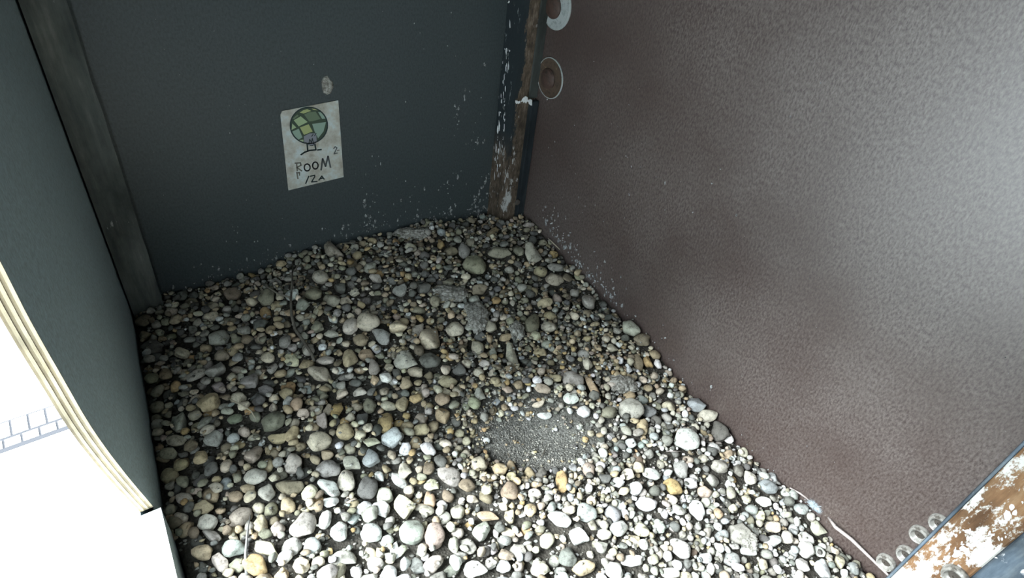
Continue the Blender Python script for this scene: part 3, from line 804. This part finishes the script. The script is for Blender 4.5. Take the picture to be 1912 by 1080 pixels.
# tuft of down
V, Fc = [], []; c0 = np.array(on_gravel(1522, 948)) + np.array([0, 0, .010])
for k in range(420):
    d = rng.normal(size=3) * np.array([1, 1, .55]); d[0] = -abs(d[0]) * .6 if rng.random() < .7 else d[0] * .3; d /= np.linalg.norm(d); l = rng.uniform(.005, .013)
    s_ = np.cross(d, rng.normal(size=3)); s_ = s_ / np.linalg.norm(s_) * .00016; b0 = len(V); m_ = c0 + d * l * .5 + rng.normal(size=3) * .0012
    e = c0 + d * l; e[0] = min(e[0], -.001); m_[0] = min(m_[0], -.001)
    V += [c0 - s_, c0 + s_, m_ + s_, m_ - s_, e]; Fc += [(b0, b0 + 1, b0 + 2, b0 + 3), (b0 + 3, b0 + 2, b0 + 4)]
o = obj('down_feather', V, Fc, M['down']); tag(o, 'small fluffy blue-grey down tuft at the brown wall at lower right', 'feather')
# dark feather standing in the lower left gravel
f2 = empty('feather', tuple(on_gravel(463, 1050))); tag(f2, 'thin dark feather stuck upright in the gravel at bottom left', 'feather')
base = np.array(on_gravel(462, 1078)); b1 = base + np.array([0, 0, .004])
pts = [b1, np.array(on_gravel(462, 1050)) + np.array([0, 0, .012]), np.array(on_gravel(466, 1010)) + np.array([0, 0, .014]), np.array(on_gravel(471, 975)) + np.array([0, 0, .012])]
keep(tube('quill', pts, [.0016, .0012, .0009, .0005], M['quill_dark'], f2), f2)
V, Fc = [], []
for t_ in np.linspace(0, .72, 90):
    k = t_ * 3; i = min(int(k), 2); p = pts[i] * (1 - k + i) + pts[i + 1] * (k - i)
    ax = pts[3] - pts[0]; ax /= np.linalg.norm(ax); sd = np.cross(ax, (0, 0, 1)); sd /= np.linalg.norm(sd)
    for s2 in (-1, 1):
        d = sd * s2 * .8 + ax * .6 + rng.normal(0, .08, 3); l = rng.uniform(.002, .0035) * (1 if s2 > 0 else .6); w_ = ax * .0004; b0 = len(V)
        V += [p - w_, p + w_, p + d * l]; Fc += [(b0, b0 + 1, b0 + 2)]
keep(tag(obj('barbs', V, Fc, M['vane'], f2), kind='stuff'), f2)

# ------------------------------------------------------------------ sign card on the back wall
M['card'], nt, b = new_mat('weathered_card', (.42, .47, .45), .6)
n1 = nd(nt, 'ShaderNodeTexNoise', Scale=45.0, Detail=6.0, Roughness=.65); nt.links.new(mapping(nt), n1.inputs[0])
nt.links.new(ramp(nt, n1.outputs[0], [(.34, (.36, .33, .27)), (.5, (.50, .50, .44)), (.62, (.55, .62, .61))]), b.inputs['Base Color'])
def ink(name, c_):
    m_, _, _ = new_mat(name, c_, .7, .2); return m_
I_dark, I_dark2, I_faint = ink('ink_dark', (.03, .045, .045)), ink('ink_grey', (.10, .11, .11)), ink('ink_faint', (.22, .22, .19))
I_disc, I_g1, I_g2, I_g3, I_g4, I_gr = ink('ink_globe', (.06, .085, .06)), ink('ink_green', (.36, .46, .27)), ink('ink_yellowgreen', (.40, .44, .20)), ink('ink_darkgreen', (.15, .20, .13)), ink('ink_teal', (.27, .37, .30)), ink('ink_greyviolet', (.24, .25, .28))
card = empty('sign_card', tuple(onA(582, 270))); tag(card, 'small pale weathered card sign with green globe drawing and faded hand lettering on black wall', 'sign')
cor = [(523, 214), (526, 207), (631, 187), (641, 330), (538, 355)]
o = keep(prism('card', [onA(x, y, .0004) for x, y in cor], (0, -.0014, 0), M['card'], card), card)
LV = [.0019]
def decal(name, polys, mat, parent, lift):
    V, Fc = [], []
    for poly in polys:
        b0 = len(V); n_ = len(poly)
        V += [onA(x, y, lift) for x, y in poly] + [onA(x, y, lift - .00012) for x, y in poly]
        Fc.append(tuple(range(b0, b0 + n_))); Fc += [(b0 + i, b0 + (i + 1) % n_, b0 + n_ + (i + 1) % n_, b0 + n_ + i) for i in range(n_)]
    return keep(obj(name, V, Fc, mat, parent), card)
def stroke(pts, w):
    out = []
    for (x0, y0), (x1, y1) in zip(pts[:-1], pts[1:]):
        dx, dy = x1 - x0, y1 - y0; l = math.hypot(dx, dy) or 1; nx_, ny_ = -dy / l * w / 2, dx / l * w / 2; ex, ey = dx / l * w * .3, dy / l * w * .3
        out.append([(x0 + nx_ - ex, y0 + ny_ - ey), (x1 + nx_ + ex, y1 + ny_ + ey), (x1 - nx_ + ex, y1 - ny_ + ey), (x0 - nx_ - ex, y0 - ny_ - ey)])
    return out
E1 = lambda P_: [(530 + x / 10.8, 190 + y / 10.8) for x, y in P_]
E2 = lambda P_: [(530 + x / 12.0, 270 + y / 12.0) for x, y in P_]
def ell(cx, cy, rx, ry, n=40, a0=0, a1=360): return [(cx + rx * math.cos(math.radians(a0 + (a1 - a0) * i / n)), cy + ry * math.sin(math.radians(a0 + (a1 - a0) * i / n))) for i in range(n + (a1 - a0 != 360))]
em = decal('globe_emblem', [E1(ell(505, 478, 385, 375))], I_disc, card, .0021)
def sub(name, polys, mat, lift): 
    o = decal(name, polys, mat, None, lift); o.parent = em; o.matrix_parent_inverse = (Matrix.Translation(-card.location)).inverted() @ Matrix.Translation(-card.location); return o
def subd(name, polys, mat, lift):
    V, Fc = [], []
    for poly in polys:
        b0 = len(V); n_ = len(poly)
        V += [onA(x, y, lift) for x, y in poly] + [onA(x, y, lift - .00012) for x, y in poly]
        Fc.append(tuple(range(b0, b0 + n_))); Fc += [(b0 + i, b0 + (i + 1) % n_, b0 + n_ + (i + 1) % n_, b0 + n_ + i) for i in range(n_)]
    return obj(name, V, Fc, mat, em)
subd('green_panel', [E1(q) for q in ([(200, 375), (340, 295), (480, 410), (300, 500)], [(170, 440), (250, 520), (155, 570)], [(300, 775), (395, 765), (395, 815), (320, 800)])], I_g1, .00225)
subd('yellow_green_panel', [E1(q) for q in ([(325, 520), (500, 455), (580, 600), (405, 670)], [(320, 220), (390, 175), (470, 150), (550, 185), (400, 240)], [(560, 140), (650, 150), (690, 175), (600, 168)])], I_g2, .00225)
subd('dark_green_panel', [E1(q) for q in ([(410, 260), (500, 215), (640, 200), (740, 350), (570, 395), (510, 400)], [(175, 340), (270, 260), (300, 285), (210, 350)])], I_g3, .00225)
subd('teal_panel', [E1(q) for q in ([(570, 450), (850, 410), (800, 600), (690, 740), (620, 600)], [(165, 605), (300, 545), (375, 720), (290, 770), (230, 720)], [(690, 210), (770, 215), (850, 340), (770, 345)])], I_g4, .00225)
subd('globe_outline', [E1([a, b2, (505 + (b2[0] - 505) * .93, 478 + (b2[1] - 478) * .93), (505 + (a[0] - 505) * .93, 478 + (a[1] - 478) * .93)]) for a, b2 in zip(ell(505, 478, 388, 378), ell(505, 478, 388, 378)[1:] + ell(505, 478, 388, 378)[:1])], I_dark, .0024)
subd('grey_patch', [E1([(400, 700), (520, 640), (650, 640), (665, 800), (620, 885), (500, 885), (455, 820), (410, 820)])], I_gr, .0024)
S = []
for q in ([(505, 860), (520, 760), (555, 820), (575, 740), (600, 860)], [(530, 880), (590, 885)], [(620, 690), (650, 640)], [(560, 700), (590, 660)]): S += [s2 for s2 in stroke(E1(q), 1.6)]
subd('initials', S, I_dark, .00255)
S = []
for q in ([(470, 860), (482, 1000)], [(625, 860), (648, 975)], [(345, 1070), (420, 1020), (520, 985), (640, 972)], [(680, 975), (755, 965)]): S += stroke(E1(q), 2.8)
subd('stand_lines', S, I_dark, .0024)
def letter(strokes, w, ink_m, lab=None):
    S = []
    for q in strokes: S += stroke(E2(q), w)
    o = decal('letter', S, ink_m, card, .0022)
    if lab: o['label'] = lab
letter([[(285, 425), (300, 590)], [(250, 418), (370, 410), (385, 465), (290, 515), (400, 592)]], 2.6, I_faint, 'faded first letter R')
letter([ell(522, 515, 66, 78, 18, 20, 370)], 2.6, I_dark2)
letter([ell(705, 472, 62, 78, 18, 0, 360) + [(767, 472)]], 2.6, I_dark2)
letter([[(835, 570), (870, 320), (935, 490), (990, 265), (1045, 510)]], 3.2, I_dark2)
letter([[(490, 875), (502, 850), (520, 800), (560, 712)]], 2.3, I_dark)
letter([[(595, 712), (690, 690), (692, 722), (622, 840), (745, 828)]], 2.3, I_dark)
letter([[(785, 800), (850, 708), (905, 778)], [(815, 765), (875, 752)]], 2.3, I_dark)
letter([[(290, 625), (315, 765)], [(290, 640), (350, 630), (350, 690)]], 2.6, I_faint, 'faint ghost stroke')
letter([[(1118, 90), (1150, 50), (1190, 75), (1125, 210), (1198, 192)]], 2.0, I_dark2)
letter([[(1195, 135), (1240, 128)]], 2.0, I_faint)

# pale chip above the card
cp = [(600, 152), (604, 144), (611, 141), (616, 148), (622, 153), (623, 163), (618, 174), (611, 177), (604, 174), (601, 164)]
cx = np.mean([p_[0] for p_ in cp]); cy = np.mean([p_[1] for p_ in cp])
V = [onA(x, y, .0003) for x, y in cp] + [onA(cx + (x - cx) * .85, cy + (y - cy) * .85, .0024 + .0005 * math.sin(i * 2.3)) for i, (x, y) in enumerate(cp)] + [onA(cx, cy, .0031)]
n_ = len(cp); Fc = [(i, (i + 1) % n_, n_ + (i + 1) % n_, n_ + i) for i in range(n_)] + [(n_ + i, n_ + (i + 1) % n_, 2 * n_) for i in range(n_)] + [tuple(range(n_))]
tag(obj('dried_blob', V, Fc, M['crust']), 'pale grey dried blob stuck on the black wall above the card sign', 'blob')

# ------------------------------------------------------------------ bolts and washers
def lathe(name, prof, mat, parent, seg=36, loc=(0, 0, 0), cap=True):
    # profile (radius, height) about the local -X axis (pointing into the box from the brown wall)
    V, Fc = [], []
    for r_, h_ in prof:
        for k in range(seg):
            a = 2 * math.pi * k / seg
            V.append((-h_ + loc[0], r_ * math.cos(a) + loc[1], r_ * math.sin(a) + loc[2]))
    for i in range(len(prof) - 1):
        for k in range(seg): Fc.append((i * seg + k, i * seg + (k + 1) % seg, (i + 1) * seg + (k + 1) % seg, (i + 1) * seg + k))
    if cap: Fc.append(tuple(range((len(prof) - 1) * seg, len(prof) * seg)))
    return obj(name, V, Fc, mat, parent, smooth=False)
def big_bolt(px, py, r, lab, wm, hm, offy=.004):
    p = onB(px, py, 0); e = empty('bolt', (-.0004, p[1], p[2])); tag(e, lab, 'bolt', 'large bolts with washers on the brown wall')
    lathe('washer', [(r, 0), (r, .0018), (r * .97, .0024), (r * .9, .0024), (r * .84, .0018), (r * .5, .0016), (0.002, .0016)], wm, e)
    lathe('washer_rim', [(r * 1.012, .0008), (r * 1.012, .0027), (r * .975, .0030), (r * .972, .0022)], M['zinc'], e, cap=False)
    lathe('bolt_head', [(r * .52, .0012), (r * .52, .0035), (r * .46, .0062), (r * .3, .0085), (r * .12, .0094), (.0004, .0096)], hm, e, loc=(0, offy, -.002))
    return e
big_bolt(1029, 146, .0312, 'large rusty bolt with thin-rimmed washer on the brown wall beside the corner post', M['rust'], M['rust_dark'])
e = big_bolt(1041, 12, .0325, 'large bolt with pale green-white washer at the top edge beside the corner post', M['zinc'], M['rust_dark'], .006)
def cup(px, py, r, lab, onplank=False):
    off = .0265 if onplank else 0
    p = onB(px, py, off); e = empty('cup_screw', (-.0004 - off, p[1], p[2])); tag(e, lab, 'screw', 'screws in cup washers at the lower right')
    lathe('cup_washer', [(r, 0), (r * 1.04, .0025), (r * .98, .0065), (r * .86, .0085), (r * .74, .0078), (r * .60, .0040), (r * .50, .0018), (.001, .0018)], M['zinc_white'], e)
    lathe('screw_head', [(r * .5, .0014), (r * .5, .0030), (r * .42, .0040), (r * .16, .0044), (r * .14, .0030), (.0004, .0030)], M['screw'], e)
    return e
cup(1720, 996, .0100, 'small cup-washered screw, second from top of the four on the brown wall')
cup(1757, 975, .0100, 'small cup-washered screw, topmost of four beside the stained plank')
cup(1695, 1033, .0100, 'small cup-washered screw, third down of four beside the stained plank')
cup(1657, 1048, .0100, 'small cup-washered screw, lowest of four beside the feather shaft')
cup(1786, 1074, .0120, 'cup-washered screw set in the stained plank at the bottom edge', True)
p = onA(967, 378)                                # small screw low on the corner post
e = empty('post_screw', (-.018, -bw - .011, .045)); tag(e, 'small pale screw low on the corner post', 'screw')
pp = hit(966, 378, (0, 1, 0), -bw - .012); e.location = (pp[0], -bw - .0112, pp[2])
V, Fc = [], []
for r_, h_ in [(.0055, 0), (.0055, .002), (.004, .0035), (.0012, .004)]:
    for k in range(16): V.append((r_ * math.cos(k * math.pi / 8), -h_, r_ * math.sin(k * math.pi / 8)))
for i in range(3):
    for k in range(16): Fc.append((i * 16 + k, i * 16 + (k + 1) % 16, (i + 1) * 16 + (k + 1) % 16, (i + 1) * 16 + k))
Fc.append(tuple(range(48, 64))); obj('screw_head', V, Fc, M['screw'], e)

# ------------------------------------------------------------------ droppings and dust flecks on the walls
def flecks(parent, fn, items, mat, name='dropping_flecks'):
    V, Fc = [], []
    for x, y, sx, sy in items:
        n_ = 7; b0 = len(V); q_ = random.choice((.45, .6, .8, 1.0, 1.35)); sx, sy = sx * q_, sy * q_ * random.uniform(.8, 1.7); rr = [random.uniform(.45, 1.1) for _ in range(n_)]
        ring = [(x + sx * rr[i] * math.cos(2 * math.pi * i / n_), y + sy * rr[i] * math.sin(2 * math.pi * i / n_)) for i in range(n_)]
        V += [fn(a, c_, .0001) for a, c_ in ring] + [fn(x, y, .0009)]
        Fc += [(b0 + i, b0 + (i + 1) % n_, b0 + n_) for i in range(n_)]
    o = obj(name, V, Fc, mat, parent); o['kind'] = 'stuff'; return o
lineA = lambda x: np.interp(x, [285, 330, 430, 600, 700, 850, 910], [560, 545, 512, 457, 430, 405, 408])
lineB = lambda x: np.interp(x, [1000, 1100, 1200, 1290, 1390, 1480, 1560, 1640], [400, 530, 620, 740, 830, 930, 990, 1080])
it = []
for _ in range(420):
    x = random.uniform(300, 912); d = random.expovariate(1 / 11.0)
    dens = .35 + .65 * math.exp(-((x - 690) / 40) ** 2) + .5 * (x > 780)
    if random.random() > dens: continue
    s2 = random.uniform(.8, 2.3); it.append((x, lineA(x) - d, s2, s2 * random.uniform(.5, 1.6)))
for cx_, cy_, sx_, sy_, n_ in [(852, 215, 3, 22, 14), (888, 262, 9, 9, 16), (905, 350, 5, 26, 26), (895, 385, 8, 14, 26), (684, 385, 4, 18, 16), (688, 415, 6, 10, 14), (840, 335, 14, 14, 14), (880, 190, 16, 20, 8), (700, 300, 20, 20, 6), (500, 470, 30, 14, 14), (860, 100, 30, 50, 6), (440, 440, 8, 14, 6), (760, 360, 60, 25, 16)]:
    for _ in range(n_):
        s2 = random.uniform(.8, 2.2); it.append((random.gauss(cx_, sx_), random.gauss(cy_, sy_), s2, s2 * random.uniform(.8, 2.2)))
for _ in range(40):
    it.append((random.uniform(230, 900), random.uniform(20, 420), 1.0, 1.1))
it = [q for q in it if not (518 < q[0] < 648 and 180 < q[1] < 362)]
flecks(wall_back, onA, it, M['dropping'])
it = []
for _ in range(170):
    x = random.uniform(1000, 1150); it.append((x + random.expovariate(1 / 5.), lineB(x) - random.expovariate(1 / 14.), random.uniform(.8, 2.4), random.uniform(1, 4)))
for _ in range(60):
    x = random.uniform(1150, 1560); it.append((x + random.expovariate(1 / 5.), lineB(x) - random.expovariate(1 / 7.), random.uniform(.8, 2), random.uniform(.8, 2)))
for _ in range(45): it.append((random.uniform(1010, 1200), random.uniform(180, 420), random.uniform(.6, 1.2), random.uniform(.6, 2)))
for _ in range(110): it.append((random.uniform(1100, 1900), random.uniform(40, 900), random.uniform(.5, 1.3), random.uniform(.5, 1.3)))
it += [(1225, 330, 2.2, 3.5), (1241, 342, 2, 3), (1328, 722, 3.5, 2), (1326, 728, 1.5, 4), (1345, 316, 2, 2), (1375, 402, 2, 2)]
it = [q for q in it if q[1] < lineB(q[0]) + 4]
flecks(wall_right, onB, it, M['dropping'])
it = [(285 + random.gauss(0, 3) + (y - 600) * .06, y, .9, 2) for y in [random.uniform(580, 1000) for _ in range(30)]]
flecks(wall_left, lambda a, c_, o_: onC(a, c_, o_), it, M['dropping'])
def on_post_left(a, c_, o_): return hit(a, c_, (1, 0, 0), -bw - .0012 - o_)
def on_post_front(a, c_, o_): return hit(a, c_, (0, 1, 0), -bw - .0015 - o_)
def post_flecks(fn, it, mat, par):
    o = flecks(par, fn, it, mat); o.matrix_parent_inverse = Matrix.Translation(-par.location); return o
post_flecks(on_post_left, [(np.interp(y, [0, 400], [946, 917]) + random.uniform(0, 13), y, random.uniform(.4, 1.5), random.uniform(1.5, 8)) for y in [random.uniform(90, 330) for _ in range(70)]] + [(952, 45, 2, 6), (950, 4, 3, 3)], M['dropping_white'], pb)
V = []
post_flecks(lambda a, c_, o_: hit(a, c_, (0, 1, 0), -bw - .0112 - o_), [(978 + i * 2.5, 185 + abs(i - 1) * 1.4, 3.2, 4) for i in range(-4, 6)] + [(965, 190, 4, 4), (992, 188, 2, 4)], M['dropping_white'], pb)
def on_plank(a, c_, o_): return hit(a, c_, (1, 0, 0), -.0262 - o_)
it = [(random.gauss(cx_, sx_), random.gauss(cy_, sy_), random.uniform(2, 8), random.uniform(2, 7)) for cx_, cy_, sx_, sy_, n_ in [(1800, 1020, 22, 12, 26), (1850, 1010, 22, 14, 22), (1770, 1050, 16, 12, 18), (1880, 960, 12, 16, 10)] for _ in range(n_)]
it = [q for q in it if q[0] > np.interp(q[1], [860, 1080], [1925, 1690]) + 8]
post_flecks(on_plank, it, M['dropping_white'], fp)
